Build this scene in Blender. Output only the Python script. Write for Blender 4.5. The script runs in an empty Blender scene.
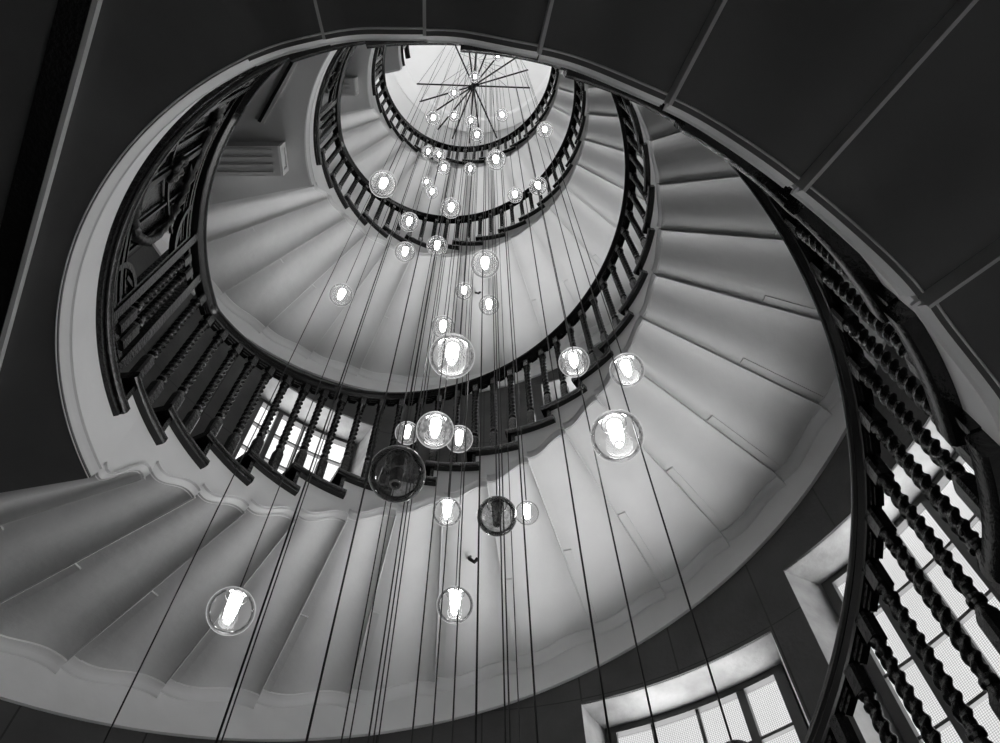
import bpy, math, random
from mathutils import Vector, Matrix
random.seed(4)
C = bpy.context.scene
COL = C.collection
PI = math.pi
# ------------------------------------------------------------------ plan of the stair
# k counts steps round the well, R and z are in units of the well radius
S = 1.4
EYE = 1.5
AX, AY = -0.14068, 1.12237
Z0, RI, PH, DE = 2.04113, 0.12302, 2.9966, -0.19403
FULL = 2 * PI / -DE                       # steps in a whole turn
LZ = [Z0 - RI, Z0 - RI + 3.2447, 8.108, 11.09]     # soffit level of the landings
OFF = [0.0, 3.2447, 6.19, 9.172]
RO = 2.13                                 # face of the outer wall
ZC = 13.3                                 # ceiling
ZF = -1.5 / S                             # ground floor
LEND = FULL + 0.2                         # where a landing ends and the next flight starts


def W(k, R, z):
    a = PH + DE * k
    return Vector((S * R * math.cos(a), S * R * math.sin(a), S * z + EYE))


# ------------------------------------------------------------------ materials
def mat(name, col, rough=0.6, metal=0.0, var=0.0, scale=3.0, bump=0.0, bscale=40.0, spec=0.5):
    m = bpy.data.materials.new(name); m.use_nodes = True
    n, l = m.node_tree.nodes, m.node_tree.links
    b = n['Principled BSDF']
    b.inputs['Roughness'].default_value = rough
    b.inputs['Metallic'].default_value = metal
    b.inputs['Specular IOR Level'].default_value = spec
    tc = n.new('ShaderNodeTexCoord')
    nz = n.new('ShaderNodeTexNoise'); nz.inputs['Scale'].default_value = scale; nz.inputs['Detail'].default_value = 6
    l.new(tc.outputs['Object'], nz.inputs['Vector'])
    mr = n.new('ShaderNodeMapRange')
    mr.inputs['From Min'].default_value = 0.3; mr.inputs['From Max'].default_value = 0.7
    mr.inputs['To Min'].default_value = col * (1 - var); mr.inputs['To Max'].default_value = col * (1 + var)
    l.new(nz.outputs['Fac'], mr.inputs['Value'])
    l.new(mr.outputs['Result'], b.inputs['Base Color'])
    if bump:
        n2 = n.new('ShaderNodeTexNoise'); n2.inputs['Scale'].default_value = bscale; n2.inputs['Detail'].default_value = 4
        l.new(tc.outputs['Object'], n2.inputs['Vector'])
        bp = n.new('ShaderNodeBump'); bp.inputs['Strength'].default_value = bump; bp.inputs['Distance'].default_value = 0.02
        l.new(n2.outputs['Fac'], bp.inputs['Height']); l.new(bp.outputs['Normal'], b.inputs['Normal'])
    return m


M = {}
LAMP = 33.0
M['plaster'] = mat('white_plaster', 0.72, 0.75, var=0.05, scale=2.2, bump=0.25, bscale=9)
M['dim_plaster'] = mat('dark_painted_plaster', 0.13, 0.8, var=0.15, scale=2.0, bump=0.2, bscale=9)  # darker plaster for the undersides of the lowest flight and landing
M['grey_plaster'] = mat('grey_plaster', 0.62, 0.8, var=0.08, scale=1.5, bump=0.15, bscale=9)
M['string'] = mat('white_painted_string', 0.82, 0.6, var=0.05, scale=3, bump=0.1, bscale=14)
M['ceiling'] = mat('ceiling_white', 0.86, 0.8, var=0.02)
M['wood'] = mat('dark_stained_wood', 0.007, 0.2, var=0.35, scale=9, bump=0.15, bscale=60)
M['rail'] = mat('polished_dark_rail', 0.008, 0.22, var=0.3, scale=9)
M['iron'] = mat('blackened_bronze', 0.035, 0.34, metal=0.7, var=0.3, scale=20, bump=0.3, bscale=80)
M['floor'] = mat('stone_floor', 0.7, 0.5, var=0.2, scale=2)
M['reveal'] = mat('stained_reveal_plaster', 0.36, 0.8, var=0.35, scale=3.5, bump=0.3, bscale=20)
M['frame'] = mat('window_frame_paint', 0.035, 0.4, var=0.2)
M['cable'] = mat('black_cable', 0.01, 0.5)
M['steel'] = mat('dark_steel', 0.02, 0.4, metal=0.6)
M['chrome'] = mat('brushed_cap_metal', 0.55, 0.25, metal=1.0)
M['bulkhead'] = mat('panelled_bulkhead_paint', 0.5, 0.6, var=0.05)


def wall_material():
    m = mat('dark_wall_panels', 0.055, 0.55, var=0.3, scale=2.5, bump=0.2, bscale=30)
    n, l = m.node_tree.nodes, m.node_tree.links
    b = n['Principled BSDF']
    src = b.inputs['Base Color'].links[0].from_socket
    uv = n.new('ShaderNodeUVMap'); sp = n.new('ShaderNodeSeparateXYZ'); l.new(uv.outputs['UV'], sp.inputs[0])

    def line(sock, per, off, wd):
        a = n.new('ShaderNodeMath'); a.operation = 'SUBTRACT'; a.inputs[1].default_value = off; l.new(sock, a.inputs[0])
        d = n.new('ShaderNodeMath'); d.operation = 'DIVIDE'; d.inputs[1].default_value = per; l.new(a.outputs[0], d.inputs[0])
        f = n.new('ShaderNodeMath'); f.operation = 'FRACT'; l.new(d.outputs[0], f.inputs[0])
        g = n.new('ShaderNodeMath'); g.operation = 'LESS_THAN'; g.inputs[1].default_value = wd; l.new(f.outputs[0], g.inputs[0])
        return g.outputs[0]
    a = line(sp.outputs['X'], 1.17, 8.73, 0.016)
    c = line(sp.outputs['Y'], 0.81, 2.766, 0.008)
    mx = n.new('ShaderNodeMath'); mx.operation = 'MAXIMUM'; l.new(a, mx.inputs[0]); l.new(c, mx.inputs[1])
    mix = n.new('ShaderNodeMix'); mix.data_type = 'RGBA'
    l.new(mx.outputs[0], mix.inputs['Factor']); l.new(src, mix.inputs['A'])
    mix.inputs['B'].default_value = (0.012, 0.012, 0.012, 1)
    l.new(mix.outputs['Result'], b.inputs['Base Color'])
    return m


M['wall'] = wall_material()
def pane_material(PANE_E):
    m = bpy.data.materials.new('wired_obscured_glass'); m.use_nodes = True
    n, l = m.node_tree.nodes, m.node_tree.links
    n.remove(n['Principled BSDF']); out = n['Material Output']
    uv = n.new('ShaderNodeUVMap'); sp = n.new('ShaderNodeSeparateXYZ'); l.new(uv.outputs['UV'], sp.inputs[0])
    gs = []
    for ax in ('X', 'Y'):
        d = n.new('ShaderNodeMath'); d.operation = 'DIVIDE'; d.inputs[1].default_value = 0.0130; l.new(sp.outputs[ax], d.inputs[0])
        f = n.new('ShaderNodeMath'); f.operation = 'FRACT'; l.new(d.outputs[0], f.inputs[0])
        g = n.new('ShaderNodeMath'); g.operation = 'LESS_THAN'; g.inputs[1].default_value = 0.16; l.new(f.outputs[0], g.inputs[0])
        gs.append(g)
    mx = n.new('ShaderNodeMath'); mx.operation = 'MAXIMUM'; l.new(gs[0].outputs[0], mx.inputs[0]); l.new(gs[1].outputs[0], mx.inputs[1])
    nz = n.new('ShaderNodeTexNoise'); nz.inputs['Scale'].default_value = 2.0; l.new(uv.outputs['UV'], nz.inputs['Vector'])
    mr = n.new('ShaderNodeMapRange'); mr.inputs['To Min'].default_value = PANE_E * 0.92; mr.inputs['To Max'].default_value = PANE_E * 1.08
    l.new(nz.outputs['Fac'], mr.inputs['Value'])
    mi = n.new('ShaderNodeMix'); mi.data_type = 'FLOAT'
    l.new(mx.outputs[0], mi.inputs['Factor']); l.new(mr.outputs['Result'], mi.inputs['A']); mi.inputs['B'].default_value = 0.5 * PANE_E
    tr = n.new('ShaderNodeBsdfTransparent'); l.new(mi.outputs['Result'], tr.inputs['Color'])
    l.new(tr.outputs[0], out.inputs['Surface'])
    return m


M['pane'] = pane_material(0.9)


def emis(name, s):
    m = bpy.data.materials.new(name); m.use_nodes = True
    n, l = m.node_tree.nodes, m.node_tree.links
    n.remove(n['Principled BSDF'])
    e = n.new('ShaderNodeEmission'); e.inputs['Strength'].default_value = s
    l.new(e.outputs[0], n['Material Output'].inputs['Surface'])
    return m


M['lamp'] = emis('lit_frosted_lamp', LAMP)
M['lens'] = emis('lamp_lens', 0.8)


def globe_material(name, glow, frost, clear, edge, nscale=3.0, ior=1.2, lit=True):
    m = bpy.data.materials.new(name); m.use_nodes = True
    n, l = m.node_tree.nodes, m.node_tree.links
    n.remove(n['Principled BSDF']); out = n['Material Output']
    tr = n.new('ShaderNodeBsdfTransparent'); tr.inputs['Color'].default_value = (clear, clear, clear, 1)
    gl = n.new('ShaderNodeBsdfGlossy'); gl.inputs['Roughness'].default_value = 0.03
    tl = n.new('ShaderNodeBsdfTranslucent'); tl.inputs['Color'].default_value = (glow, glow, glow, 1)
    df = n.new('ShaderNodeBsdfDiffuse'); df.inputs['Color'].default_value = (glow * .6, glow * .6, glow * .6, 1)
    ad = n.new('ShaderNodeMixShader'); ad.inputs[0].default_value = 0.5
    l.new(tl.outputs[0], ad.inputs[1]); l.new(df.outputs[0], ad.inputs[2])
    if lit:                     # frosting given its own emission, standing in for scattered lamp light
        ad = n.new('ShaderNodeEmission'); ad.inputs['Strength'].default_value = glow
    lw = n.new('ShaderNodeLayerWeight'); lw.inputs['Blend'].default_value = 0.5
    pw = n.new('ShaderNodeMath'); pw.operation = 'POWER'; pw.inputs[1].default_value = 7.0; l.new(lw.outputs['Facing'], pw.inputs[0])
    tc = n.new('ShaderNodeTexCoord')
    nz = n.new('ShaderNodeTexNoise'); nz.inputs['Scale'].default_value = nscale; nz.inputs['Detail'].default_value = 5
    l.new(tc.outputs['Object'], nz.inputs['Vector'])
    mr = n.new('ShaderNodeMapRange'); mr.inputs['From Min'].default_value = 0.42; mr.inputs['From Max'].default_value = 0.72
    mr.inputs['To Min'].default_value = frost * 0.5; mr.inputs['To Max'].default_value = frost * 2.6
    l.new(nz.outputs['Fac'], mr.inputs['Value'])
    m0 = n.new('ShaderNodeMixShader'); l.new(mr.outputs['Result'], m0.inputs[0]); l.new(tr.outputs[0], m0.inputs[1]); l.new(ad.outputs[0], m0.inputs[2])
    rim = n.new('ShaderNodeBsdfTranslucent'); rim.inputs['Color'].default_value = (edge, edge, edge, 1)
    if lit:
        rim = n.new('ShaderNodeEmission'); rim.inputs['Strength'].default_value = edge  # bright rim is emission too, not lit by the lamp
    fr = n.new('ShaderNodeFresnel'); fr.inputs['IOR'].default_value = ior
    m1 = n.new('ShaderNodeMixShader'); l.new(fr.outputs[0], m1.inputs[0]); l.new(m0.outputs[0], m1.inputs[1]); l.new(gl.outputs[0], m1.inputs[2])
    m2 = n.new('ShaderNodeMixShader'); l.new(pw.outputs[0], m2.inputs[0]); l.new(m1.outputs[0], m2.inputs[1]); l.new(rim.outputs[0], m2.inputs[2])
    l.new(m2.outputs[0], out.inputs['Surface'])
    return m


M['globe_clear'] = globe_material('seeded_clear_glass', 0.7, 0.07, 0.95, .8, 12.0)
M['globe'] = globe_material('seeded_frosty_glass', 0.75, 0.15, 0.86, .9, 6.0)


def glass_material(name, tint, rough=0.0):
    m = bpy.data.materials.new(name); m.use_nodes = True
    b = m.node_tree.nodes['Principled BSDF']
    b.inputs['Base Color'].default_value = (tint, tint, tint, 1)
    b.inputs['Roughness'].default_value = rough
    b.inputs['Transmission Weight'].default_value = 1.0
    b.inputs['IOR'].default_value = 1.45
    return m


M['smoke'] = globe_material('smoked_glass', 0.5, 0.16, 0.86, .95, 6.0, 1.3, False)
M['globe_small'] = globe_material('small_frosty_glass', 0.5, 0.16, 0.80, 1.0, 6.0, 1.12)
M['tube_off'] = mat('unlit_lamp_tube', 0.05, 0.25, var=0.3, scale=30)


# ------------------------------------------------------------------ mesh helpers
class MB:
    def __init__(s):
        s.v, s.f, s.uv = [], [], {}

    def vert(s, p):
        s.v.append(Vector(p)); return len(s.v) - 1

    def face(s, *ids, uv=None):
        if uv: s.uv[len(s.f)] = uv
        s.f.append(tuple(ids))

    def grid(s, rows, closed=False, wrap=False, uvs=None):
        """rows: list of lists of points; quads between neighbouring rows"""
        ids = [[s.vert(p) for p in r] for r in rows]
        n = len(ids[0]); m = len(ids)
        for i in range(m - (0 if wrap else 1)):
            a, b = ids[i], ids[(i + 1) % m]
            for j in range(n - (0 if closed else 1)):
                j2 = (j + 1) % n
                q = None
                if uvs: q = (uvs[i][j], uvs[i][j2], uvs[i + 1][j2], uvs[i + 1][j])
                s.face(a[j], a[j2], b[j2], b[j], uv=q)
        return ids

    def sweep(s, rows, caps=True):
        """rows of closed profile loops, capped at both ends"""
        ids = s.grid(rows, closed=True)
        if caps:
            s.face(*ids[0][::-1]); s.face(*ids[-1])

    def box(s, o, ex, ey, ez):
        """box centred at o with half-axis vectors"""
        o, ex, ey, ez = map(Vector, (o, ex, ey, ez))
        c = [s.vert(o + ex * a + ey * b + ez * d) for d in (-1, 1) for a, b in ((-1, -1), (1, -1), (1, 1), (-1, 1))]
        s.face(c[3], c[2], c[1], c[0]); s.face(*c[4:])
        for i in range(4):
            j = (i + 1) % 4
            s.face(c[i], c[j], c[4 + j], c[4 + i])

    def tube(s, pts, r, n=8, caps=True, radii=None):
        pts = [Vector(p) for p in pts]; rows = []
        up = None
        for i, p in enumerate(pts):
            d = (pts[min(i + 1, len(pts) - 1)] - pts[max(i - 1, 0)]).normalized()
            if up is None:
                up = d.orthogonal().normalized()
            up = (up - d * up.dot(d)).normalized()
            sd = d.cross(up); rr = radii[i] if radii else r
            rows.append([p + (up * math.cos(2 * PI * j / n) + sd * math.sin(2 * PI * j / n)) * rr for j in range(n)])
        s.sweep(rows, caps)

    def lathe(s, prof, n=20, c=(0, 0, 0), caps=True):
        c = Vector(c)
        rows = [[c + Vector((r * math.cos(2 * PI * j / n), r * math.sin(2 * PI * j / n), z)) for j in range(n)] for r, z in prof]
        s.sweep(rows, caps)

    def build(s, name, m, parent=None, origin=None, smooth=None):
        if origin is None:
            origin = parent_loc(parent) if parent else Vector((0, 0, 0))
        origin = Vector(origin)
        me = bpy.data.meshes.new(name)
        me.from_pydata([v - origin for v in s.v], [], s.f)
        if s.uv:
            ul = me.uv_layers.new(name='UVMap')
            for pi, poly in enumerate(me.polygons):
                q = s.uv.get(pi)
                if q:
                    for li, u in zip(poly.loop_indices, q): ul.data[li].uv = u
        me.materials.append(m)
        me.validate()
        if smooth:
            me.polygons.foreach_set('use_smooth', [True] * len(me.polygons))
            me.set_sharp_from_angle(angle=math.radians(smooth))
        o = bpy.data.objects.new(name, me); COL.objects.link(o)
        if parent:
            o.parent = parent
            o.location = origin - parent_loc(parent)
        else:
            o.location = origin
        me.update()
        return o


def parent_loc(o):
    v = Vector((0, 0, 0))
    while o:
        v = v + o.location; o = o.parent
    return v


def fix(me):
    import bmesh
    b = bmesh.new(); b.from_mesh(me); bmesh.ops.recalc_face_normals(b, faces=b.faces); b.to_mesh(me); b.free()


def empty(name, loc, label=None, cat=None, group=None):
    o = bpy.data.objects.new(name, None); COL.objects.link(o)
    o.location = loc; o.empty_display_size = 0.1
    tag(o, label, cat, group)
    return o


def tag(o, label=None, cat=None, group=None, kind=None):
    if label: o['label'] = label
    if cat: o['category'] = cat
    if group: o['group'] = group
    if kind: o['kind'] = kind
    return o


def copy_tree(root, loc, rz):
    r = root.copy(); COL.objects.link(r); r.location = loc; r.rotation_euler = (0, 0, rz)
    for ch in list(root.children):
        c = ch.copy(); COL.objects.link(c); c.parent = r
        for g in list(ch.children):
            d = g.copy(); COL.objects.link(d); d.parent = c
    return r


def frange(a, b, step):
    n = max(1, int(math.ceil((b - a) / step - 1e-6)))
    return [a + (b - a) * i / n for i in range(n + 1)]


# ------------------------------------------------------------------ the run of the stair
def ogee(t):
    st = t * t * (3 - 2 * t)
    return 0.15 + 0.70 * st - 0.085 * math.sin(2 * PI * t)


# segments: (k0, k1, zfun) soffit; treads: (k0, k1, zbottom)
class Flight: pass


def near_joint(n):
    tab = [25.34, 24.37, 23.36, 22.37, 21.34, 20.29, 19.25]
    k = tab[n] if n < 7 else 19.25 - 1.04 * (n - 6)
    return k, 1.77 - 0.1185 * n


def near_dr(k):
    t = [(25.3, 0.0), (24.4, 0.004), (23.4, 0.007), (22.4, 0.014), (21.3, 0.019), (20.3, 0.021), (19.2, 0.027), (17, 0.034), (14, 0.03), (2, 0.03)]
    if k >= t[0][0]: return 0.0
    for (a, ra), (b, rb) in zip(t, t[1:]):
        if k >= b: return rb + (ra - rb) * (k - b) / (a - b)
    return t[-1][1]


def jline_near(k):
    # smooth line through the joints of the lowest flight
    pts = [near_joint(n) for n in range(24)]
    for (a, za), (b, zb) in zip(pts, pts[1:]):
        if k >= b: return zb + (za - zb) * (k - b) / (a - b)
    return pts[-1][1]


def jline(i):
    return lambda k: Z0 + OFF[i] + RI * k


flights = []
# lowest flight
F = Flight(); F.name = 0
F.j = [near_joint(n) for n in range(23, -1, -1)]
F.line = jline_near; F.dr = near_dr; F.raildz = 0.97; F.kend = 25.34; F.zend = 1.77
flights.append(F)
for i, n in ((0, 25), (1, 23), (2, 23)):
    F = Flight(); F.name = i + 1
    F.j = [(0.2, LZ[i])] + [(float(k), Z0 + OFF[i] + RI * k) for k in range(1, n + 1)]
    F.line = jline(i); F.dr = lambda k: 0.0; F.raildz = 1.43 / S
    F.kend = float(n); F.zend = F.j[-1][1]
    flights.append(F)
LSTART = [25.34, 25.0, 23.0, 23.0]
T_B, T_T = 0.14 / S, 0.195 / S
RS, RB = 0.985, 1.035       # string faces
RT = 0.955                  # nosing


def zseg(F, a, k):
    k0, z0 = F.j[a]; k1, z1 = F.j[a + 1]
    t = (k - k0) / (k1 - k0)
    return z0 + (z1 - z0) * ogee(min(max(t, 0), 1))


CORN = [(1.003, 0.002), (1.001, -0.003), (0.9985, -0.003), (0.997, 0.006), (0.994, 0.010), (0.990, 0.018), (0.985, 0.027),
        (0.981, 0.033), (0.989, 0.034), (0.989, 0.044), (0.9765, 0.045), (0.976, 0.052), (0.979, 0.053), (0.979, 0.055), (RS + .002, 0.056), (1.003, 0.056)]
OCOR = [(2.06, 0.004), (2.062, -0.010), (2.068, -0.014), (2.078, -0.020), (2.090, -0.034), (2.098, -0.050), (2.104, -0.056), (2.118, -0.06), (2.118, 0.004)]


def corn_rows(mb, segs, prof, dr=lambda k: 0.0):
    for ks, zf in segs:
        mb.sweep([[W(k, r + dr(k), zf(k) + d / S) for r, d in prof] for k in ks])


def make_flight(F, label):
    base = W(F.j[0][0], 1.5, F.j[0][1])
    root = empty('stair_flight', base, label, 'staircase')
    nose = 0
    tbot = T_B - (.035 / S if F.name == 0 else 0)
    nj = len(F.j)
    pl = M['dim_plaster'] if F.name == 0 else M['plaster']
    # soffit
    sb = MB()
    rr = [0.99, 1.2, 1.45, 1.7, 1.95, 2.115]
    last = None; edges = []; beads = []
    for a in range(nj - 1):
        k0, k1 = F.j[a][0], F.j[a + 1][0]
        ks = frange(k0, k1, 0.083)
        rows = [[W(k, (r + F.dr(k) if q == 0 else r), zseg(F, a, k)) for q, r in enumerate(rr)] for k in ks]
        if last:
            if F.name: sb.grid([last, rows[0]])
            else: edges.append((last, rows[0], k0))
            if F.name:
                bb = MB(); bb.tube([p + (q - p) * .05 for p, q in zip(last, rows[0])], .006, 6); beads.append(bb)
        sb.grid(rows); last = rows[-1]
    kz = F.kend; nxt = LZ[F.name]
    sb.grid([last, [W(kz, (r + F.dr(kz) if q == 0 else r), nxt) for q, r in enumerate(rr)]])
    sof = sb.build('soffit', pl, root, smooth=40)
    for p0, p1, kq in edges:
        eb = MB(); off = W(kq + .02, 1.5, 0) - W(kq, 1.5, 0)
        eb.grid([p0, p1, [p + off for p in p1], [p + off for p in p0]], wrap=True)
        eb.build('step_edge', M['grey_plaster'], sof)  # paler colour stands in for light falling on these step faces
    for bb in beads: bb.build('joint_bead', pl, sof, smooth=60)
    # cover strips on the soffit beside the joints
    for a in range(1, nj - 1):
        k0, k1 = F.j[a][0], F.j[a + 1][0]
        if F.name == 0 and k0 < 12: continue
        mb = MB()
        rows = []
        for R in frange(1.56, 2.055, 0.06):
            w = 0.055 / (S * R * -DE)
            e = 0.012
            z1, z2 = zseg(F, a, k0 + e), zseg(F, a, k0 + e + w)
            rows.append([W(k0 + e, R, z1 + .004), W(k0 + e, R, z1 - 0.008), W(k0 + e + w, R, z2 - 0.008), W(k0 + e + w, R, z2 + .004)])
        mb.sweep(rows)
        mb.build('cover_strip', pl, sof)
    # inner string with the moulding along its foot
    cb, st = MB(), MB()
    for a in range(nj - 1):
        k0, k1 = F.j[a][0], F.j[a + 1][0]
        ks = frange(k0, k1, 0.083)
        corn_rows(cb, [(ks, lambda k: zseg(F, a, k))], CORN, F.dr)
        # top of string: stepped under the treads
        kb = k0 + (k1 - k0) * 0.66
        for (ka, kc, zt) in ((k0, kb, F.j[a + 1][1] if a + 1 < nj else nxt), (kb, k1, None)):
            if zt is None:
                zt = F.j[a + 2][1] if a + 2 < nj else LZ[F.name] + RI
                if a + 2 >= nj: zt = LZ[F.name] + RI
            if a == 0 and ka == k0 and F.name > 0: zt = F.j[1][1]
            kk = frange(ka, kc, 0.11)
            st.sweep([[W(k, RS + F.dr(k), zseg(F, a, k) + .05 / S), W(k, RS + F.dr(k), zt + T_B), W(k, RB + F.dr(k), zt + T_B), W(k, RB + F.dr(k), zseg(F, a, k) + .05 / S)] for k in kk])
    st.build('inner_string', M['string'], root, smooth=30)
    cb.build('inner_moulding', M['string'], root, smooth=35)
    # outer moulding and frieze
    ob, fb = MB(), MB()
    for a in range(nj - 1):
        k0, k1 = F.j[a][0], F.j[a + 1][0]
        ks = frange(k0, k1, 0.11)
        corn_rows(ob, [(ks, lambda k: zseg(F, a, k))], OCOR)
        fb.sweep([[W(k, 2.112, zseg(F, a, k)), W(k, 2.112, F.line(k) - 0.30 / S), W(k, RO + .004, F.line(k) - 0.30 / S), W(k, RO + .004, zseg(F, a, k))] for k in ks])
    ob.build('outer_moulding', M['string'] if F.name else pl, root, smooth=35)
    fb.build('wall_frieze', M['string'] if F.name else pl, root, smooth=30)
    # treads with risers
    for a in range(1 if F.name else 0, nj):
        kj, zj = F.j[a]
        sp = (F.j[a][0] - F.j[a - 1][0]) if a > 1 else 1.0
        k0, k1 = kj - 1.5 * sp, kj - 0.18 * sp
        if F.name == 0: k0 -= .12; k1 -= .12
        tb = MB()
        prof = lambda k: [(RT + F.dr(k) + nose + .006, tbot), (RT + F.dr(k) + nose, tbot + .008), (RT + F.dr(k) + nose, T_T - .008), (RT + F.dr(k) + nose + .006, T_T), (2.11, T_T), (2.11, tbot)]
        tb.sweep([[W(k, r, zj + d) for r, d in prof(k)] for k in frange(k0, k1, 0.11)])
        t = tb.build('tread', M['wood'], root, smooth=40)
        if a > 0 or F.name:
            rb = MB(); kr = kj - 1.36 * sp
            zl = (F.j[a - 1][1] if a else zj - RI)
            if a == 1 and F.name: zl = LZ[F.name - 1] + RI
            rb.sweep([[W(kr + q, R + F.dr(kr), z) for q, z in ((0, zl + T_T), (.09, zl + T_T), (.09, zj + T_B), (0, zj + T_B))] for R in (RT + .012, 1.5, 2.07)])
            rb.build('riser', M['wood'], t)
    return root


LAB = ['lowest stair flight with dark unlit soffit sweeping overhead across the top right',
       'widest white stair flight, its folded plaster soffit fanning over the lower half',
       'middle white stair flight curving behind the hanging globes, above the widest one',
       'smallest and highest stair flight just below the bright ceiling']
for F, lab in zip(flights, LAB):
    F.root = make_flight(F, lab)


# ------------------------------------------------------------------ landings
def make_landing(i, label):
    z = LZ[i]; ks, ke = LSTART[i], LEND
    root = empty('stair_landing', W(29, 1.5, z), label, 'landing')
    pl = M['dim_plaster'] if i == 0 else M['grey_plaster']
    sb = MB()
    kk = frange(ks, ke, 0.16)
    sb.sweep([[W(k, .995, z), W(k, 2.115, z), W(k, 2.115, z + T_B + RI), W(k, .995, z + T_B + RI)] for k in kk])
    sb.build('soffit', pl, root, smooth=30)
    cb = MB()
    cp = [(1.003, 0.002), (1.001, -.003), (0.9985, -.003), (0.997, 0.007), (0.993, 0.012), (0.989, 0.022), (0.984, 0.032),
          (0.979, 0.040), (0.989, 0.041), (0.989, 0.054), (0.9765, 0.055), (0.976, 0.062), (0.979, 0.063), (0.979, 0.065), (RS + .002, 0.066), (1.003, 0.066)]
    kk = frange(ks, ke, 0.12)
    cb.sweep([[W(k, r, z + d / S) for r, d in cp] for k in kk])
    cb.build('edge_moulding', M['string'], root, smooth=35)
    st = MB()
    cut = FULL - .34 if i < 3 else ke
    for (q0, q1, zz) in ((ks, cut, z + RI), (cut, ke, Z0 + OFF[i] + RI)):
        if q1 - q0 < .01: continue
        st.sweep([[W(k, RS, z + .04 / S), W(k, RS, zz + T_B), W(k, RB, zz + T_B), W(k, RB, z + .04 / S)] for k in frange(q0, q1, .12)])
    st.build('edge_string', M['string'], root, smooth=30)
    # floor boards with the nosing
    fb = MB(); zt = z + RI
    k0, k1 = ks - 0.5, FULL - 0.18
    if i == 3: k1 = ke
    fb.sweep([[W(k, RT + .006, zt + T_B), W(k, RT, zt + T_B + .008), W(k, RT, zt + T_T - .008), W(k, RT + .006, zt + T_T), W(k, 2.11, zt + T_T), W(k, 2.11, zt + T_B)] for k in frange(k0, k1, 0.12)])
    fb.build('floorboards', M['wood'], root, smooth=40)
    nb = MB()      # second bead under the nosing
    nb.sweep([[W(k, .972, zt + T_B - .017), W(k, .968, zt + T_B - .006), W(k, .970, zt + T_B), W(k, RS + .002, zt + T_B), W(k, RS + .002, zt + T_B - .02)] for k in frange(k0 + .05, k1 - .03, 0.12)])
    nb.build('nosing_bead', M['wood'], root, smooth=40)
    if i == 3:
        eb = MB()
        eb.sweep([[W(k, R, z0) for R, z0 in ((1.0, z), (2.11, z), (2.11, zt + T_B), (1.0, zt + T_B))] for k in (ke, ke + .12)])
        eb.build('end_fascia', M['string'], root)
    return root


LL = ['lowest landing, its black flat underside filling the top left corner',
      'second landing up, flat grey underside with a boxed panel and a dark slot',
      'third landing up, small grey underside at upper left below the top one',
      'topmost landing, tiny grey underside ending against the white ceiling']
for i in range(4): make_landing(i, LL[i])


def flat_pt(x, y, z): return Vector((x * S, y * S, z * S + EYE))


# beam edge on the lowest landing's underside, strip lights and bulkheads on the upper ones
def bar_on(name, m, p0, p1, z, w, h, side=0.0):
    mb = MB()
    a, b = flat_pt(*p0, z), flat_pt(*p1, z); d = (b - a).normalized(); n = Vector((-d.y, d.x, 0))
    c = (a + b) / 2 + n * side - Vector((0, 0, h / 2))
    mb.box(c, d * (b - a).length / 2, n * w / 2, (0, 0, h / 2))
    return mb, c


mb, c = bar_on('b', None, (-1.28, .11), (-.56, -1.27), LZ[0], .016, .035)
o = mb.build('ceiling_batten', M['grey_plaster'], origin=c)
tag(o, 'thin pale batten crossing the black underside of the lowest landing', 'batten')
mb, c = bar_on('b', None, (-1.28, .11), (-.56, -1.27), LZ[0], .085, .03, side=-.055)
o = mb.build('cable_trunking', M['wood'], origin=c)  # dark bar standing in for the black gap beside the beam edge
tag(o, 'black trunking running alongside the pale batten at far top left', 'trunking')
for i, txt in ((1, 'dark slotted light track on the underside of the second landing'),):
    p0, p1 = (-1.253, -.214), (-.80, -.86)
    r = empty('light_track', flat_pt(-1.05, -.5, LZ[i]), txt, 'light track')
    mb, c = bar_on('b', None, p0, p1, LZ[i], .075, .012); mb.build('track_housing', M['grey_plaster'], r)
    mb, c = bar_on('b', None, p0, p1, LZ[i] - .009, .026, .03); mb.build('track_channel', M['steel'], r)
for i in (1, 2):
    z = LZ[i]
    x0, x1, y0, y1 = ((-1.54, -1.13, -.092, .088), (-1.5, -1.10, -.10, .055))[i - 1]
    r = empty('ceiling_bulkhead', flat_pt((x0 + x1) / 2, (y0 + y1) / 2, z),
              ['boxed panel with bright end hanging under the second landing', 'small boxed panel with bright end under the third landing'][i - 1], 'bulkhead')
    h = 0.20
    mb = MB(); mb.box(flat_pt((x0 + x1) / 2, (y0 + y1) / 2, z) - Vector((0, 0, h / 2)), ((x1 - x0) / 2 * S, 0, 0), (0, (y1 - y0) / 2 * S, 0), (0, 0, h / 2))
    mb.build('box', M['bulkhead'], r)
    mb = MB()
    for q in range(4):
        yy = y0 + (y1 - y0) * (0.12 + 0.25 * q)
        mb.box(flat_pt((x0 + x1) / 2 - .02, yy, z) - Vector((0, 0, h + .004)), ((x1 - x0) / 2 * S * .9, 0, 0), (0, .007, 0), (0, 0, .006))
    mb.build('moulding', M['bulkhead'], r)
    mb = MB()
    X = x1 * S + .01; Yc = (y0 + y1) / 2 * S; Zc = z * S + EYE - h / 2; hy = (y1 - y0) / 2 * S; hz = h / 2
    for sy in (-1, 1): mb.box((X, Yc + sy * (hy - .02), Zc), (.012, 0, 0), (0, .02, 0), (0, 0, hz))
    for sz in (-1, 1): mb.box((X, Yc, Zc + sz * (hz - .02)), (.012, 0, 0), (0, hy - .041, 0), (0, 0, .02))
    mb.build('end_frame', M['string'], r)
    mb = MB(); mb.box((X - .002, Yc, Zc), (.006, 0, 0), (0, hy - .05, 0), (0, 0, hz - .05)); mb.build('end_panel', M['ceiling'], r)


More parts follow.
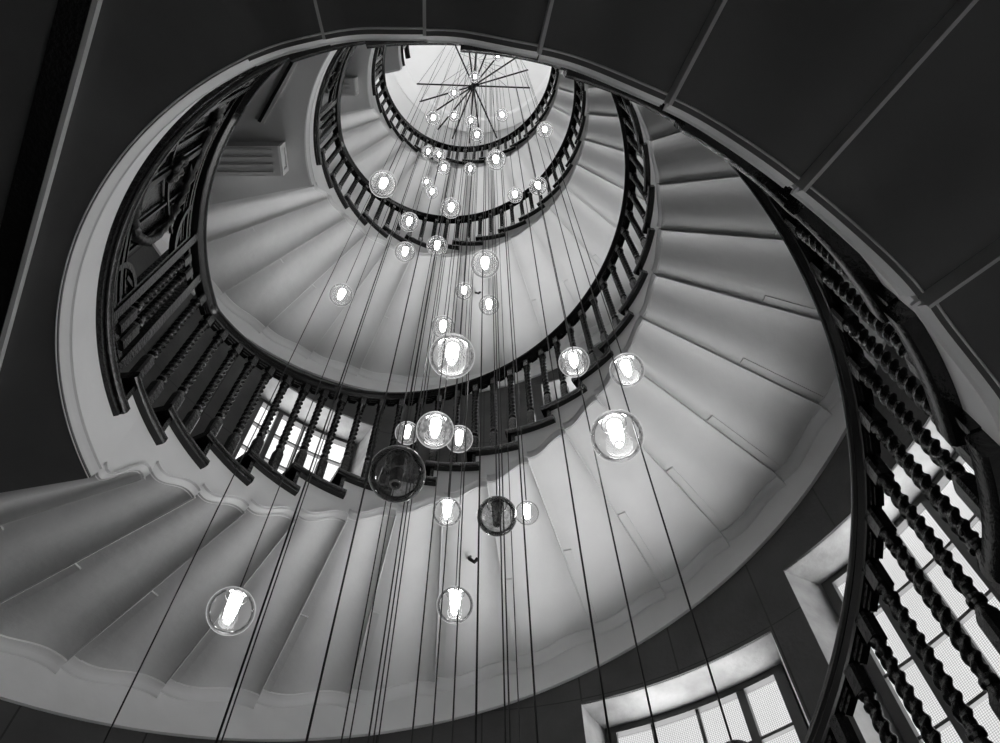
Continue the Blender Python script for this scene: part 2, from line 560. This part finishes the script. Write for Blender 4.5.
# ------------------------------------------------------------------ balusters
def twist_mesh(H, bb, name='baluster'):
    """barley-twist baluster of height H standing on z=0; bb = height of the square foot"""
    mb = MB(); a = 0.027
    tb = 0.10           # square top block

    def sq(z, h, n=16):
        out = []
        for j in range(n):
            t = 2 * PI * (j + .5) / n
            c, s = math.cos(t), math.sin(t); q = h / max(abs(c), abs(s))
            out.append(Vector((c * q, s * q, z)))
        return out

    def rd(z, r, n=16): return [Vector((r * math.cos(2 * PI * (j + .5) / n), r * math.sin(2 * PI * (j + .5) / n), z)) for j in range(n)]
    rows = [sq(0, a), sq(bb - .03, a), sq(bb - .015, a * .93), rd(bb + .008, .020), rd(bb + .022, .017), rd(bb + .03, .025), rd(bb + .045, .025), rd(bb + .055, .018), rd(bb + .07, .019)]
    z0, z1 = bb + .08, H - tb - .075
    n = max(8, int((z1 - z0) / .0085))
    for i in range(n + 1):
        z = z0 + (z1 - z0) * i / n; row = []
        for j in range(16):
            t = 2 * PI * (j + .5) / 16
            ph = 2 * PI * z / 0.105
            r = 0.0205 * (1 + 0.24 * math.cos(2 * (t - ph)))
            row.append(Vector((r * math.cos(t), r * math.sin(t), z)))
        rows.append(row)
    rows += [rd(H - tb - .065, .018), rd(H - tb - .055, .025), rd(H - tb - .042, .026), rd(H - tb - .035, .019), rd(H - tb - .02, .019), rd(H - tb - .012, .025), rd(H - tb - .001, .026), sq(H - tb, a), sq(H - .001, a), sq(H, a)]
    mb.sweep(rows)
    return mb


PROTO = {}


def place_baluster(parent, k, R, zb, zt):
    H = round((zt - zb) * S, 2)
    key = (H,)
    if key not in PROTO:
        mb = twist_mesh(H, 0.20 if H < .95 else 0.235)
        o = mb.build('baluster', M['wood'], parent, origin=parent_loc(parent), smooth=38)
        # proto built about its own origin
        PROTO[key] = o.data
        for v in o.data.vertices: v.co = v.co + parent_loc(parent)
    else:
        o = bpy.data.objects.new('baluster', PROTO[key]); COL.objects.link(o); o.parent = parent
    p = W(k, R, zb)
    o.location = p - parent_loc(parent)
    o.scale = (1, 1, ((zt - zb) * S) / H)
    o.rotation_euler = (0, 0, PH + DE * k)
    return o


RAILP = [(0.962, -.004), (0.960, -.016), (0.962, -.026), (0.968, -.031), (0.968, -.040), (0.974, -.046), (0.980, -.052), (0.982, -.066),
         (1.010, -.066), (1.012, -.052), (1.018, -.046), (1.024, -.040), (1.024, -.031), (1.030, -.026), (1.032, -.016), (1.030, -.004),
         (1.020, .004), (1.005, .008), (0.987, .008), (0.972, .004)]
RUND = -.066 / S


def rail_z(fi, k):
    """top of the handrail along flight fi (k from 0) and the landing at its head"""
    F = flights[fi]
    z = F.line(min(k, 40)) + F.raildz if fi else F.line(min(k, 25.34)) + F.raildz + max(0, k - 25.34) * .1185
    lev = LZ[fi] + 1.152
    z = min(z, lev)
    if fi > 0: z = max(z, LZ[fi - 1] + 1.152)
    return z


def make_balustrade(fi, label):
    F = flights[fi]
    k_first = F.j[0][0] + 1.0 if fi == 0 else 0.0
    root = empty('stair_balustrade', W(2 if fi else 8, 1.0, F.line(2 if fi else 8)), label, 'balustrade')
    kk = frange(-0.35 if fi else k_first, LSTART[fi], 0.125)
    rb = MB()
    zr = lambda k: rail_z(fi, k)
    rb.sweep([[W(k, r + F.dr(k), zr(k) + d / S) for r, d in RAILP] for k in kk])
    rb.build('handrail', M['rail'], root, smooth=40)
    # balusters: two to a tread, with small blocks between their heads
    for a in range(1, len(F.j)):
        kj, zj = F.j[a]
        sp = (F.j[a][0] - F.j[a - 1][0]) if a > 1 else 1.0
        for q in (1.36, 0.86):
            k = kj - q * sp + 0.03
            if k < k_first - .4: continue
            R = 0.998 + F.dr(k)
            place_baluster(root, k, R, zj + T_T, zr(k) + RUND)
            fb = MB()
            for (ka, kb, zz, hh, ri) in ((k + .13, k + .37, -.066, .022, .986), (k + .16, k + .34, -.087, .02, .990)):
                fb.sweep([[W(kx, r + F.dr(kx), zr(kx) + d / S) for r, d in ((ri, zz), (ri, zz - hh), (1.01, zz - hh), (1.01, zz))] for kx in (ka, (ka + kb) / 2, kb)])
            fb.build('rail_fillet', M['wood'], root)
    return root


BL = ['dark twisted-baluster railing of the lowest flight, black against the right-hand windows',
      'dark twisted-baluster railing of the widest white flight, big sweep across the middle',
      'dark railing of the middle flight, looping round the upper globes',
      'smallest dark railing round the star-shaped rods at the top']
for fi in range(4): make_balustrade(fi, BL[fi])


# ------------------------------------------------------------------ landing balustrades with the wreath panel
def strip(mb, pts, R, w, t):
    """flat bar following (k,z) points on the cylinder R: w high, t thick"""
    P = [W(k, R, z) for k, z in pts]; rows = []
    for i, p in enumerate(P):
        d = (P[min(i + 1, len(P) - 1)] - P[max(i - 1, 0)]).normalized()
        rad = Vector((p.x, p.y, 0)).normalized(); rad = (rad - d * rad.dot(d)).normalized()
        u = d.cross(rad)
        rows.append([p + rad * a * t / 2 + u * b * w / 2 for a, b in ((-1, -1), (1, -1), (1, 1), (-1, 1))])
    mb.sweep(rows)


def line_kz(a, b, n=10): return [(a[0] + (b[0] - a[0]) * i / n, a[1] + (b[1] - a[1]) * i / n) for i in range(n + 1)]


def post(mb, k, R, z0, z1, w, t):
    p0 = W(k, R, (z0 + z1) / 2); a = PH + DE * k
    e = Vector((math.cos(a), math.sin(a), 0)); tt = Vector((-math.sin(a), math.cos(a), 0))
    mb.box(p0, e * t / 2, tt * w / 2, (0, 0, (z1 - z0) * S / 2))


def make_landing_balustrade(i, label):
    z = LZ[i]; zf = z + RI + T_T; zr0 = z + 1.152
    ks = LSTART[i]
    root = empty('landing_balustrade', W(29, 1.0, zf), label, 'balustrade')
    zr = lambda k: rail_z(i, k)
    rb = MB()
    kend = FULL - .35 if i < 3 else LEND
    rb.sweep([[W(k, r, zr(k) + d / S) for r, d in RAILP] for k in frange(ks, kend, 0.125)])
    rb.build('handrail', M['rail'], root, smooth=40)
    zb0, zb1 = zf, zf + .075        # base rail
    bb = MB()
    R0 = .998
    for (ra, rc, za, zb_) in ((.976, 1.02, zf, zf + .028), (.982, 1.014, zf + .028, zf + .05), (.988, 1.008, zb1 - .006, zb1 + .022)):
        bb.sweep([[W(k, ra, za), W(k, rc, za), W(k, rc, zb_), W(k, ra, zb_)] for k in frange(ks + .3, 31.62 + .1, 0.12)])
    bb.build('base_rail', M['wood'], root, smooth=30)
    tb = MB()
    ztop = lambda k: zr(k) - .135
    tb.sweep([[W(k, r, ztop(k) + d) for r, d in ((.988, 0), (1.008, 0), (1.008, .018), (.988, .018))] for k in frange(ks + .3, 31.62 + .1, 0.12)])
    tb.build('top_rail', M['wood'], root, smooth=30)
    # posts
    kc = 29.1
    posts = [31.62, 30.76, 27.44, 26.58]
    for k in posts:
        if k < ks + .4: continue
        mb = MB(); post(mb, k, R0, zf, zr(k) - .046, .042, .045)
        mb.build('post', M['wood'], root)
    for k in (31.05, 31.33, 27.15, 26.87, 26.3, 26.0):
        if k < ks + .2: continue
        lo = zb1 + .02 if k < 31.6 else zf
        hi = ztop(k) if k < 31.6 else zr(k) + RUND
        place_baluster(root, k, R0, lo, hi)
    # wreath panel
    if i == 3: return root
    zl, zh = zb1 + .022, ztop(kc)
    zc = (zl + zh) / 2; hw = 1.36; hh = (zh - zl) / 2 * .86
    fr = MB()
    for s_ in (-1, 1):      # side lights of the panel and inner frame
        strip(fr, line_kz((kc + s_ * 1.56, zl), (kc + s_ * 1.56, zh), 2), R0, .022, .03)
    strip(fr, line_kz((kc - 1.56, zl + .025), (kc + 1.56, zl + .025), 16), R0, .02, .03)
    strip(fr, line_kz((kc - 1.56, zh - .025), (kc + 1.56, zh - .025), 16), R0, .02, .03)
    fr.build('panel_frame', M['wood'], root)
    bk = MB()
    def hgt(k):
        t = min(1, max(0, (30.12 - k) / .5)); return (zh - zl) / 2 * (t * (2 - t)) ** .5 + .002
    bk.sweep([[W(k, 1.012, zc - hgt(k)), W(k, 1.018, zc - hgt(k)), W(k, 1.018, zc + hgt(k)), W(k, 1.012, zc + hgt(k))] for k in frange(27.46, 30.11, .06)])
    bk.build('back_panel', M['wood'], root, smooth=40)
    wr = MB(); pc = kc; kc = 28.8; hw = 1.3
    n = 72; pts = []; rad = []
    for j in range(n + 1):
        t = 2 * PI * j / n
        pts.append(W(kc + hw * math.cos(t) * .98, R0, zc + hh * math.sin(t) * .98)); rad.append(.021 + .006 * math.sin(t * 34))
    wr.tube(pts, .02, 8, radii=rad)
    for j in range(54):      # leaves laid along the wreath
        t = 2 * PI * j / 54
        p = W(kc + hw * math.cos(t) * .98, R0, zc + hh * math.sin(t) * .98)
        q = W(kc + hw * math.cos(t + .16) * (.98 + (.07 if j % 2 else -.07)), R0 - .012 + .02 * (j % 3), zc + hh * math.sin(t + .16) * (.98 + (.07 if j % 2 else -.07)))
        wr.tube([p, p.lerp(q, .5), q], .012, 6, radii=[.012, .013, .002])
    wr.build('wreath', M['iron'], root, smooth=60)
    rbn = MB()               # ribbon tie across the middle with a bow
    for a_, b_ in (((kc - .0, zc), (kc + .0, zc + hh)), ((kc, zc - hh), (kc, zc))):
        strip(rbn, line_kz(a_, b_, 6), R0, .035, .012)
    pts = []; rad = []
    for j in range(41):
        t = 2 * PI * j / 40
        pts.append(W(kc + .16 * math.sin(t), R0 - .012, zc + .05 * math.sin(2 * t))); rad.append(.014 + .004 * math.sin(t * 9))
    rbn.tube(pts, .014, 8, radii=rad)
    rbn.build('ribbon_bow', M['iron'], root, smooth=60)
    kc = pc
    ar = MB()                # corner arcs and diagonal stays
    for sx in (-1, 1):
        for sz in (-1, 1):
            cx, cz = kc + sx * 1.54, zc + sz * (zh - zl) / 2
            strip(ar, [(cx - sx * .62 * math.cos(u * PI / 16), cz - sz * .145 * math.sin(u * PI / 16)) for u in range(9)][::1], R0, .026, .03)
            strip(ar, line_kz((cx, cz - sz * .145), (cx - sx * .30, cz - sz * .30 * hh), 4), R0, .018, .022)
    for u_ in (-.85, -.45, .45, .85): strip(ar, line_kz((kc + u_, zl), (kc + u_, zh), 3), R0 + .004, .012, .014)
    for dz_ in (.05, .075):
        for zz_ in (zl + dz_, zh - dz_): strip(ar, line_kz((kc - 1.54, zz_), (kc + 1.54, zz_), 16), R0 + .002, .012, .02)
    for u in (1,):
        strip(ar, line_kz((kc - 1.2, zc - u * .17), (kc + 1.2, zc + u * .17), 14), R0 + .003, .014, .016)
    ar.build('stay_bars', M['wood'], root)
    return root


LB = ['dark landing railing with oval metal wreath, beside the pale curved edge at left',
      'second landing railing with smaller wreath, above the boxed ceiling panel',
      'third landing railing, short dark bars left of the star-shaped rods',
      'topmost landing railing stub against the white ceiling']
for i in range(4): make_landing_balustrade(i, LB[i])

# ------------------------------------------------------------------ windows and outer wall
WT = [(3.45, 5.55, 5.25), (8.73, 11.05, 2.74), (11.47, 14.12, 3.01)]
wins = []
for off in (0, 2.945, 5.9): wins.append((0, 3.45, 5.55, 5.25 + off))
for off in OFF: wins.append((1, 8.73, 11.05, 2.74 + off))
for off in OFF: wins.append((2, 11.47, 14.12, 3.01 + off))
for ka in (0.3, 15.3, 18.6, 21.9, 25.2, 28.5): wins.append((1, ka, ka + 2.32, 12.85))  # unseen top-level windows, added to throw light on the ceiling
WH = 1.55
RW = 2.35


def make_window(idx, typ, ka, kb, zh):
    zl = zh - WH
    ins = .17
    ia, ib = ka + ins, kb - ins
    zl2 = zl + .06
    root = empty('window_%d' % idx, W((ka + kb) / 2, RW, zl)); tag(root, kind='structure')
    # splayed reveal
    rv = MB(); nk = 12
    A = [(ka + (kb - ka) * j / nk, zh) for j in range(nk + 1)]
    B = [(ia + (ib - ia) * j / nk, zh) for j in range(nk + 1)]
    rv.grid([[W(k, RO, z) for k, z in A], [W(k, RW + .02, z) for k, z in B]])
    rv.grid([[W(k, RO, zl) for k, z in A], [W(k, RW + .02, zl2) for k, z in B]])
    for k, k2 in ((ka, ia), (kb, ib)):
        rv.grid([[W(k, RO, zl), W(k, RO, zh)], [W(k2, RW + .02, zl2), W(k2, RW + .02, zh)]])
    rv.build('reveal', M['reveal'], root)
    # flat frame set on the chord would cut the curve: the frame follows the wall
    fm = MB(); fw = .05 / S

    def hbar(z0, z1, k0=ia, k1=ib, t=.022):
        fm.sweep([[W(k, RW - t, z0), W(k, RW + t, z0), W(k, RW + t, z1), W(k, RW - t, z1)] for k in frange(k0, k1, .2)])

    def vbar(k, w, t=.022, z0=zl2, z1=zh):
        h = w / 2 / (S * RW * -DE)
        fm.sweep([[W(k - h, RW - t, z), W(k + h, RW - t, z), W(k + h, RW + t, z), W(k - h, RW + t, z)] for z in (z0, z1)])
    hbar(zh - fw, zh); hbar(zl2, zl2 + fw)
    vbar(ia + .05, .07); vbar(ib - .05, .07)
    nb = 4 if typ < 2 else 5
    cells = [ia + (ib - ia) * j / nb for j in range(nb + 1)]
    thick = {0: (1,), 1: (3,), 2: (1, 3)}[typ]
    for j in range(1, nb):
        vbar(cells[j], .055 if j in thick else .022, .02 if j in thick else .012)
    nt = 5
    for j in range(1, nt):
        z = zl2 + (zh - zl2) * j / nt
        hbar(z - .008, z + .008, t=.012)
    fm.build('frame', M['frame'], root, smooth=30)
    la = bpy.data.lights.new('sky_portal', 'AREA'); la.shape = 'RECTANGLE'
    pa, pb = W(ia, RW, (zl2 + zh) / 2), W(ib, RW, (zl2 + zh) / 2)
    la.size = (pb - pa).length; la.size_y = (zh - zl2) * S; la.cycles.is_portal = True
    lo = bpy.data.objects.new('sky_portal', la); COL.objects.link(lo)
    mid = W((ia + ib) / 2, RW + .06, (zl2 + zh) / 2); inward = Vector((-mid.x, -mid.y, 0)).normalized()
    lo.matrix_world = Matrix.Translation(mid) @ inward.to_track_quat('-Z', 'Y').to_matrix().to_4x4()
    for j in range(nb):
        pn = MB(); kk = frange(cells[j], cells[j + 1], .13)
        sc = S * RW * -DE
        rows = [[W(k, RW + .012, zz) for zz in (zl2, zh)] for k in kk]
        pn.grid(rows, uvs=[[(k * sc, zz * S) for zz in (zl2, zh)] for k in kk])
        pn.build('pane', M['pane'], root, smooth=60)
    # hood lip above the opening, bright scallops where the wall face meets the head
    lp = MB()
    lp.sweep([[W(k, RO - .006, zh), W(k, RO + .006, zh), W(k, RO + .006, zh + .012), W(k, RO - .006, zh + .012)] for k in frange(ka, kb, .2)])
    lp.build('head_bead', M['frame'], root, smooth=30)


for idx, (t, a, b, zh) in enumerate(wins): make_window(idx + 1, t, a, b, zh)

ring = MB()
kbr = sorted(set([round(x, 3) for x in frange(0, FULL, .25)] + [w[1] for w in wins] + [w[2] for w in wins]))
zbr = sorted(set([ZF, ZC] + [w[3] for w in wins] + [w[3] - WH for w in wins] + [float(x) for x in range(0, 13)]))
for ka, kb in zip(kbr, kbr[1:]):
    for za, zb in zip(zbr, zbr[1:]):
        km, zm = (ka + kb) / 2, (za + zb) / 2
        if any(w[1] < km < w[2] and w[3] - WH < zm < w[3] for w in wins): continue
        c = [(ka, za), (kb, za), (kb, zb), (ka, zb)]
        ring.face(*[ring.vert(W(k, RO, z)) for k, z in c], uv=c)
import bmesh
o = ring.build('wall_outer', M['wall'])
b_ = bmesh.new(); b_.from_mesh(o.data); bmesh.ops.remove_doubles(b_, verts=b_.verts, dist=1e-4); b_.to_mesh(o.data); b_.free()
for p_ in o.data.polygons: p_.use_smooth = True
tag(o, kind='structure')

# floor and ceiling
mb = MB(); mb.lathe([(0.001, 0), (RO * S + .3, 0), (RO * S + .3, -.1), (0.001, -.1)], 96); o = mb.build('floor', M['floor']); tag(o, kind='structure')
mb = MB(); zc = ZC * S + EYE
mb.lathe([(0.001, zc), (RO * S + .3, zc), (RO * S + .3, zc + .1), (0.001, zc + .1)], 96); o = mb.build('ceiling', M['ceiling']); tag(o, kind='structure')
mb = MB()
prof = [(1.18, 0), (1.20, -.03), (1.24, -.045), (1.28, -.03), (1.34, -.05), (1.40, -.05), (1.42, 0)]
mb.grid([[Vector((r * S * math.cos(2 * PI * j / 96), r * S * math.sin(2 * PI * j / 96), zc + d)) for r, d in prof] for j in range(97)])
o = mb.build('trim_1', M['ceiling'], smooth=40); tag(o, kind='structure')

# ------------------------------------------------------------------ camera
f = 818.303
U = Vector((487.394 - 500, -(-46.13 - 371.5), -f)).normalized()
Xc = (Vector((1, 0, 0)) - U * U.x).normalized(); Yc = U.cross(Xc)
rot = Matrix((Xc, Yc, U))
cam = bpy.data.objects.new('camera', bpy.data.cameras.new('camera')); COL.objects.link(cam)
cam.matrix_world = Matrix.Translation((-AX * S, -AY * S, EYE)) @ rot.to_4x4()
cam.data.sensor_width = 36; cam.data.lens = 36 * f / 1000; cam.data.clip_start = .02; cam.data.clip_end = 200
C.camera = cam
CAM = Vector((-AX * S, -AY * S, EYE))


def ray(px, py):
    c = Vector((px - 500, -(py - 371.5), -f)); w = rot @ c
    return w / w.z


# ------------------------------------------------------------------ the star of rods
ZS = 8.2
hubp = Vector((0, 0, ZS * S + EYE))
star = empty('pendant_canopy', hubp, 'star of thin black rods carrying the hanging globes', 'light fitting')
mb = MB(); mb.lathe([(.02, -.05), (.035, -.03), (.035, .03), (.02, .07), (.012, .09)], 16, hubp); mb.build('hub', M['steel'], star, smooth=40)
mb = MB(); mb.tube([hubp + Vector((0, 0, .08)), Vector((0, 0, zc))], .012, 8); mb.build('drop_rod', M['steel'], star)
ANG = [2, -15.5, -32, -49, -66.5, -84.8, -96.5, -114.5]
ARMS = []
for a in ANG:
    for s_ in (0, 180):
        t = math.radians(a + s_); d = Vector((math.cos(t), math.sin(t), 0)); L = .54 * S
        ARMS.append(d)
        mb = MB(); mb.tube([hubp + d * .03, hubp + d * L], .0105, 8); mb.build('rod', M['steel'], star, smooth=40)
        mb = MB(); mb.tube([hubp + d * (L - .015), hubp + d * L * .72 + Vector((0, 0, zc - hubp.z))], .003, 5)
        mb.tube([hubp + d * (L * .6), hubp + d * .06 + Vector((0, 0, 2.6))], .003, 5)
        mb.build('stay_wire', M['cable'], star)

# ------------------------------------------------------------------ pendants
GL = M['globe']


def globe_profile(n=20):
    out = []
    for j in range(n + 1):
        t = -PI / 2 + PI * j / n
        out.append((max(.001, math.cos(t)), math.sin(t)))
    return out


def unit_meshes():
    d = {}
    mb = MB(); mb.lathe(globe_profile(24), 36, caps=False); d['globe'] = mb
    mb = MB(); mb.lathe([(.001, -.60), (.17, -.60), (.20, -.56), (.22, -.2), (.235, 0), (.26, .03), (.26, .08), (.245, .11), (.27, .45), (.28, .80), (.001, .80)], 24); d['tube'] = mb
    mb = MB(); mb.lathe([(.14, -.66), (.20, -.66), (.215, -.60), (.13, -.61)], 24, caps=False); d['lens'] = mb
    mb = MB(); mb.lathe([(.001, .985), (.30, .955), (.31, .99), (.16, 1.02), (.05, 1.06), (.03, 1.16), (.001, 1.17)], 24); d['cap'] = mb
    mb = MB(); mb.lathe([(.45, .875), (.47, .90), (.50, .875), (.47, .85)], 32, caps=False); d['ring'] = mb
    return d


UM = unit_meshes()
MESH = {}


def get_mesh(key, matn):
    kk = (key, matn)
    if kk not in MESH:
        o = UM[key].build(key, M[matn], smooth=60); MESH[kk] = o.data; bpy.data.objects.remove(o)
    return MESH[kk]


def make_pendant(px, py, dpx, t, label, lit=True, group=None, zfix=None):
    """globe whose image is centred on px,py and dpx wide; t = plan distance from the camera, snapped to a rod"""
    w = ray(px, py); u = Vector((w.x, w.y, 0)); ul = u.length; u = u / ul
    c0 = -CAM; c0.z = 0            # axis seen from the camera in plan
    best = None
    for d in ARMS:
        # CAM + u*t = d*s  ->  u*t - d*s = c0
        det = -u.x * d.y + u.y * d.x
        if abs(det) < 1e-5: continue
        tt = (-c0.x * d.y + c0.y * d.x) / det
        s_ = (u.x * c0.y - u.y * c0.x) / det
        if tt > 0.3 and .05 < s_ < .535 * S and (zfix is not None or tt / ul < (ZS - .3) * S):
            sc = abs(tt - t)
            if best is None or sc < best[0]: best = (sc, tt, s_, d)
    if best is None:
        tt = max(.3, min(t, 5, ul * (ZS - .4) * S))
    else:
        tt = best[1]
    hz = tt / ul if zfix is None else zfix
    p = CAM + u * tt + Vector((0, 0, hz))
    L = math.sqrt((px - 500) ** 2 + (py - 371.5) ** 2 + f * f)
    dist = (p - CAM).length
    rad = dpx / 2 * (dist * f / L) / f * (f / L) ** .5 if zfix is None else .075
    small = lit and zfix is None and dpx < 30
    root = empty('pendant_lamp', p, label, 'pendant light', group)
    root['tmp'] = 1; del root['tmp']
    for key, mn, nm in (('globe', (('globe_clear' if py > 580 else ('globe_small' if small else 'globe')) if lit else 'smoke'), 'glass_globe'), ('tube', 'lamp' if lit else 'tube_off', 'lamp_tube'), ('lens', 'lens' if lit else 'chrome', 'lamp_lens'), ('cap', 'steel', 'cap'), ('ring', 'chrome', 'neck_ring')):
        if small and key in ('ring', 'lens'): continue
        o = bpy.data.objects.new(nm, get_mesh(key, mn)); COL.objects.link(o); o.parent = root; o.scale = (rad,) * 3
    mb = MB(); top = Vector((p.x, p.y, hubp.z)); mb.tube([p + Vector((0, 0, rad * 1.1)), top], CR, 6, caps=True)
    mb.build('cable', M['cable'], root, smooth=60)
    return root, p, rad


CR = .0021
PEND = []


def wanted_t(px, py, dpx, D=.145):
    w = ray(px, py); L = math.sqrt((px - 500) ** 2 + (py - 371.5) ** 2 + f * f)
    dist = D / dpx * L * (L / f) ** .5
    return dist * math.hypot(w.x, w.y) / w.length


LIT = [
    (231, 611, 50, 'lone lit globe over the dark folded soffit at lower left'),
    (455, 605, 38, 'lowest lit globe near the middle, below the small metal hook'),
    (447, 512, 30, 'lit globe just left of the smaller smoked globe'),
    (527, 513, 25, 'small lit globe partly hidden behind the right side of the smaller smoked globe'),
    (617, 436, 54, 'largest lit globe on the right, its bright tube pointing down'),
    (627, 370, 35, 'lit globe directly above the largest right-hand globe'),
    (574, 362, 31, 'lit globe in front of the wide railing, left of the two right-hand globes'),
    (452, 356, 46, 'large bright frosty globe above the centre of the wide handrail'),
    (443, 327, 24, 'small lit globe peeping from behind the top of the large frosty one'),
    (435, 430, 38, 'biggest globe of the trio above the larger smoked globe'),
    (407, 433, 24, 'left globe of the trio above the larger smoked globe'),
    (459, 439, 28, 'right globe of the trio above the larger smoked globe'),
    (341, 295, 24, 'solitary lit globe furthest left on the middle flight soffit'),
    (489, 305, 21, 'lit globe right of and below its smaller neighbour, under the large upper globe'),
    (464, 291, 18, 'small lit globe beside a tiny black hook'),
    (485, 264, 29, 'larger lit globe just under the middle railing, right of centre'),
    (437, 246, 21, 'lit globe touching the foot of the middle railing, left of centre'),
    (405, 252, 21, 'lit globe below the middle railing, furthest left of that row'),
    (409, 222, 20, 'lit globe on the middle handrail, left of centre'),
    (451, 208, 21, 'lit globe overlapping the middle handrail at its lowest point'),
    (383, 184, 28, 'large lit globe at the left bend of the middle handrail'),
    (538, 186, 19, 'lit globe at the right bend of the middle handrail'),
    (515, 195, 16, 'lit globe just below left of the one at the right bend of the middle handrail'),
    (545, 130, 17, 'lit globe between the top and middle railings at far right'),
    (496, 160, 21, 'larger lit globe hanging under the top railing, right of centre'),
    (470, 169, 13, 'small lit globe hanging under the top railing at centre'),
    (444, 168, 15, 'lit globe under the top railing, left of centre'),
    (428, 152, 13, 'small lit globe overlapping the top railing at left'),
    (439, 155, 13, 'pale small globe overlapping the top railing, just right of its twin'),
    (426.5, 182, 11, 'tiny lit globe, upper one of a pair above the middle handrail'),
    (432, 192, 14, 'lower lit globe of a pair above the middle handrail'),
    (477, 135, 15, 'lit globe touching the top handrail near its lowest point'),
    (471, 121, 13, 'lit globe hanging below the hub of the star of rods'),
    (433, 118, 16, 'lit globe lower left of the star of rods'),
    (454, 116, 12, 'pale globe between two others under the star of rods'),
    (502, 115, 14, 'bright pale globe lower right of the star of rods'),
    (454, 93, 12, 'small globe in front of the left-hand rods'),
    (475, 77, 12, 'small globe right over the hub of the star'),
    (498, 56, 11, 'topmost globe, half cut off by the dark lowest flight'),
]
for px, py, d, lab in LIT:
    make_pendant(px, py, d, wanted_t(px, py, d), lab)
make_pendant(397, 474, 58, wanted_t(397, 474, 58), 'larger unlit smoked glass globe in front of the wide flight', lit=False)
make_pendant(497, 516, 41, wanted_t(497, 516, 41), 'smaller unlit smoked glass globe right of the larger smoked one', lit=False)
make_pendant(739, 765, 50, 1.3, 'unlit globe whose dark top just shows at the bottom edge', lit=False)
# cables of the lamps that hang below the picture
LOW = [(103.7, 1.45, 'cable of an out-of-frame lamp, furthest left, over the dark soffit'), (216, 1.4, 0), (221, 1.55, 0), (306, .95, 'thick black cable left of the bottom centre, running past the larger smoked globe'),
       (341, 1.6, 0), (349, 1.75, 0), (368, 1.5, 0), (373, 1.7, 0), (378, 1.85, 0), (411.5, .92, 'thickest black cable, just left of the bottom centre'),
       (432, 1.75, 0), (452, 1.6, 0), (475.7, 1.1, 'single plain cable passing beside the metal hook'), (505.5, 1.5, 0), (510, 1.75, 0), (520, 1.9, 0), (537.7, 1.2, 'cable descending from behind the small globe beside the smoked one'),
       (610.5, 1.2, 'cable crossing the soffit left of the largest right-hand globe and the lower window'), (657.5, 1.25, 'cable that leaves the picture over the second pane of the lower window')]
for x, t, lab in LOW:
    y = 800 + (x * 7) % 90
    xx = 487.394 + (x - 487.394) * (y + 46) / (743 + 46)
    make_pendant(xx, y, 46, t, lab or 'thin black cable of a lamp hanging below the picture', group=None if lab else 'cables of lamps below the frame', zfix=-.55 + ((x * 13) % 10) * .1)

# small fixings on the soffits
def hook(px, py, z, lab, r):
    w = ray(px, py); p = CAM + w * ((z * S))
    h = empty('ceiling_hook', p, lab, 'hook')
    mb = MB(); mb.tube([p + Vector((0, 0, .0)), p - Vector((0, 0, .06)), p + Vector((.03, -.01, -.10)), p + Vector((.05, -.02, -.08))], r, 8); mb.build('shank', M['steel'], h, smooth=60)
    mb = MB(); mb.lathe([(.03, -.008), (.033, 0), (.02, .004)], 12, p); mb.build('plate', M['steel'], h)


hook(470, 553, Z0 + RI * 7.75 - .0, 'small black hook on the pale soffit left of the smaller smoked globe cable', .013)
hook(476, 291, Z0 + OFF[1] + RI * 7.75, 'tiny black hook on the middle flight soffit beside a small globe', .012)

# ------------------------------------------------------------------ world, view
wd = bpy.data.worlds.new('world'); C.world = wd; wd.use_nodes = True
n, l = wd.node_tree.nodes, wd.node_tree.links
tc = n.new('ShaderNodeTexCoord'); sp = n.new('ShaderNodeSeparateXYZ'); l.new(tc.outputs['Generated'], sp.inputs[0])
rp = n.new('ShaderNodeMapRange'); rp.inputs['From Min'].default_value = -1; rp.inputs['From Max'].default_value = 1
l.new(sp.outputs['Z'], rp.inputs['Value'])
cr = n.new('ShaderNodeValToRGB'); l.new(rp.outputs['Result'], cr.inputs['Fac'])
e = cr.color_ramp.elements
SKY = 0.9; GROUND_FILL = 9.0                      # overcast sky; below the horizon an added bright glow that lights the soffits
e[0].position = 0.0; e[0].color = (1, 1, 1, 1)
e[1].position = 1.0; e[1].color = (2 * SKY / GROUND_FILL,) * 3 + (1,)
for p_, v_ in ((.50, 1.0), (.56, SKY / GROUND_FILL), (.84, SKY / GROUND_FILL), (.91, 1.8 * SKY / GROUND_FILL)):
    q_ = e.new(p_); q_.color = (v_, v_, v_, 1)
l.new(cr.outputs[0], n['Background'].inputs[0]); n['Background'].inputs[1].default_value = GROUND_FILL
C.view_settings.view_transform = 'Standard'; C.view_settings.look = 'None'
C.view_settings.gamma = 1; C.view_settings.use_curve_mapping = False
C.view_settings.exposure = 0.0
cy = C.cycles
cy.use_denoising = True
cy.max_bounces = 8; cy.diffuse_bounces = 5; cy.transparent_max_bounces = 24; cy.glossy_bounces = 3; cy.transmission_bounces = 8
cy.sample_clamp_indirect = 4
done = set()
for o in bpy.data.objects:
    if o.type == 'MESH' and o.data.name not in done and o.data.users >= 1 and o.name.split('.')[0] not in ('pane', 'wall_outer'):
        done.add(o.data.name); fix(o.data)
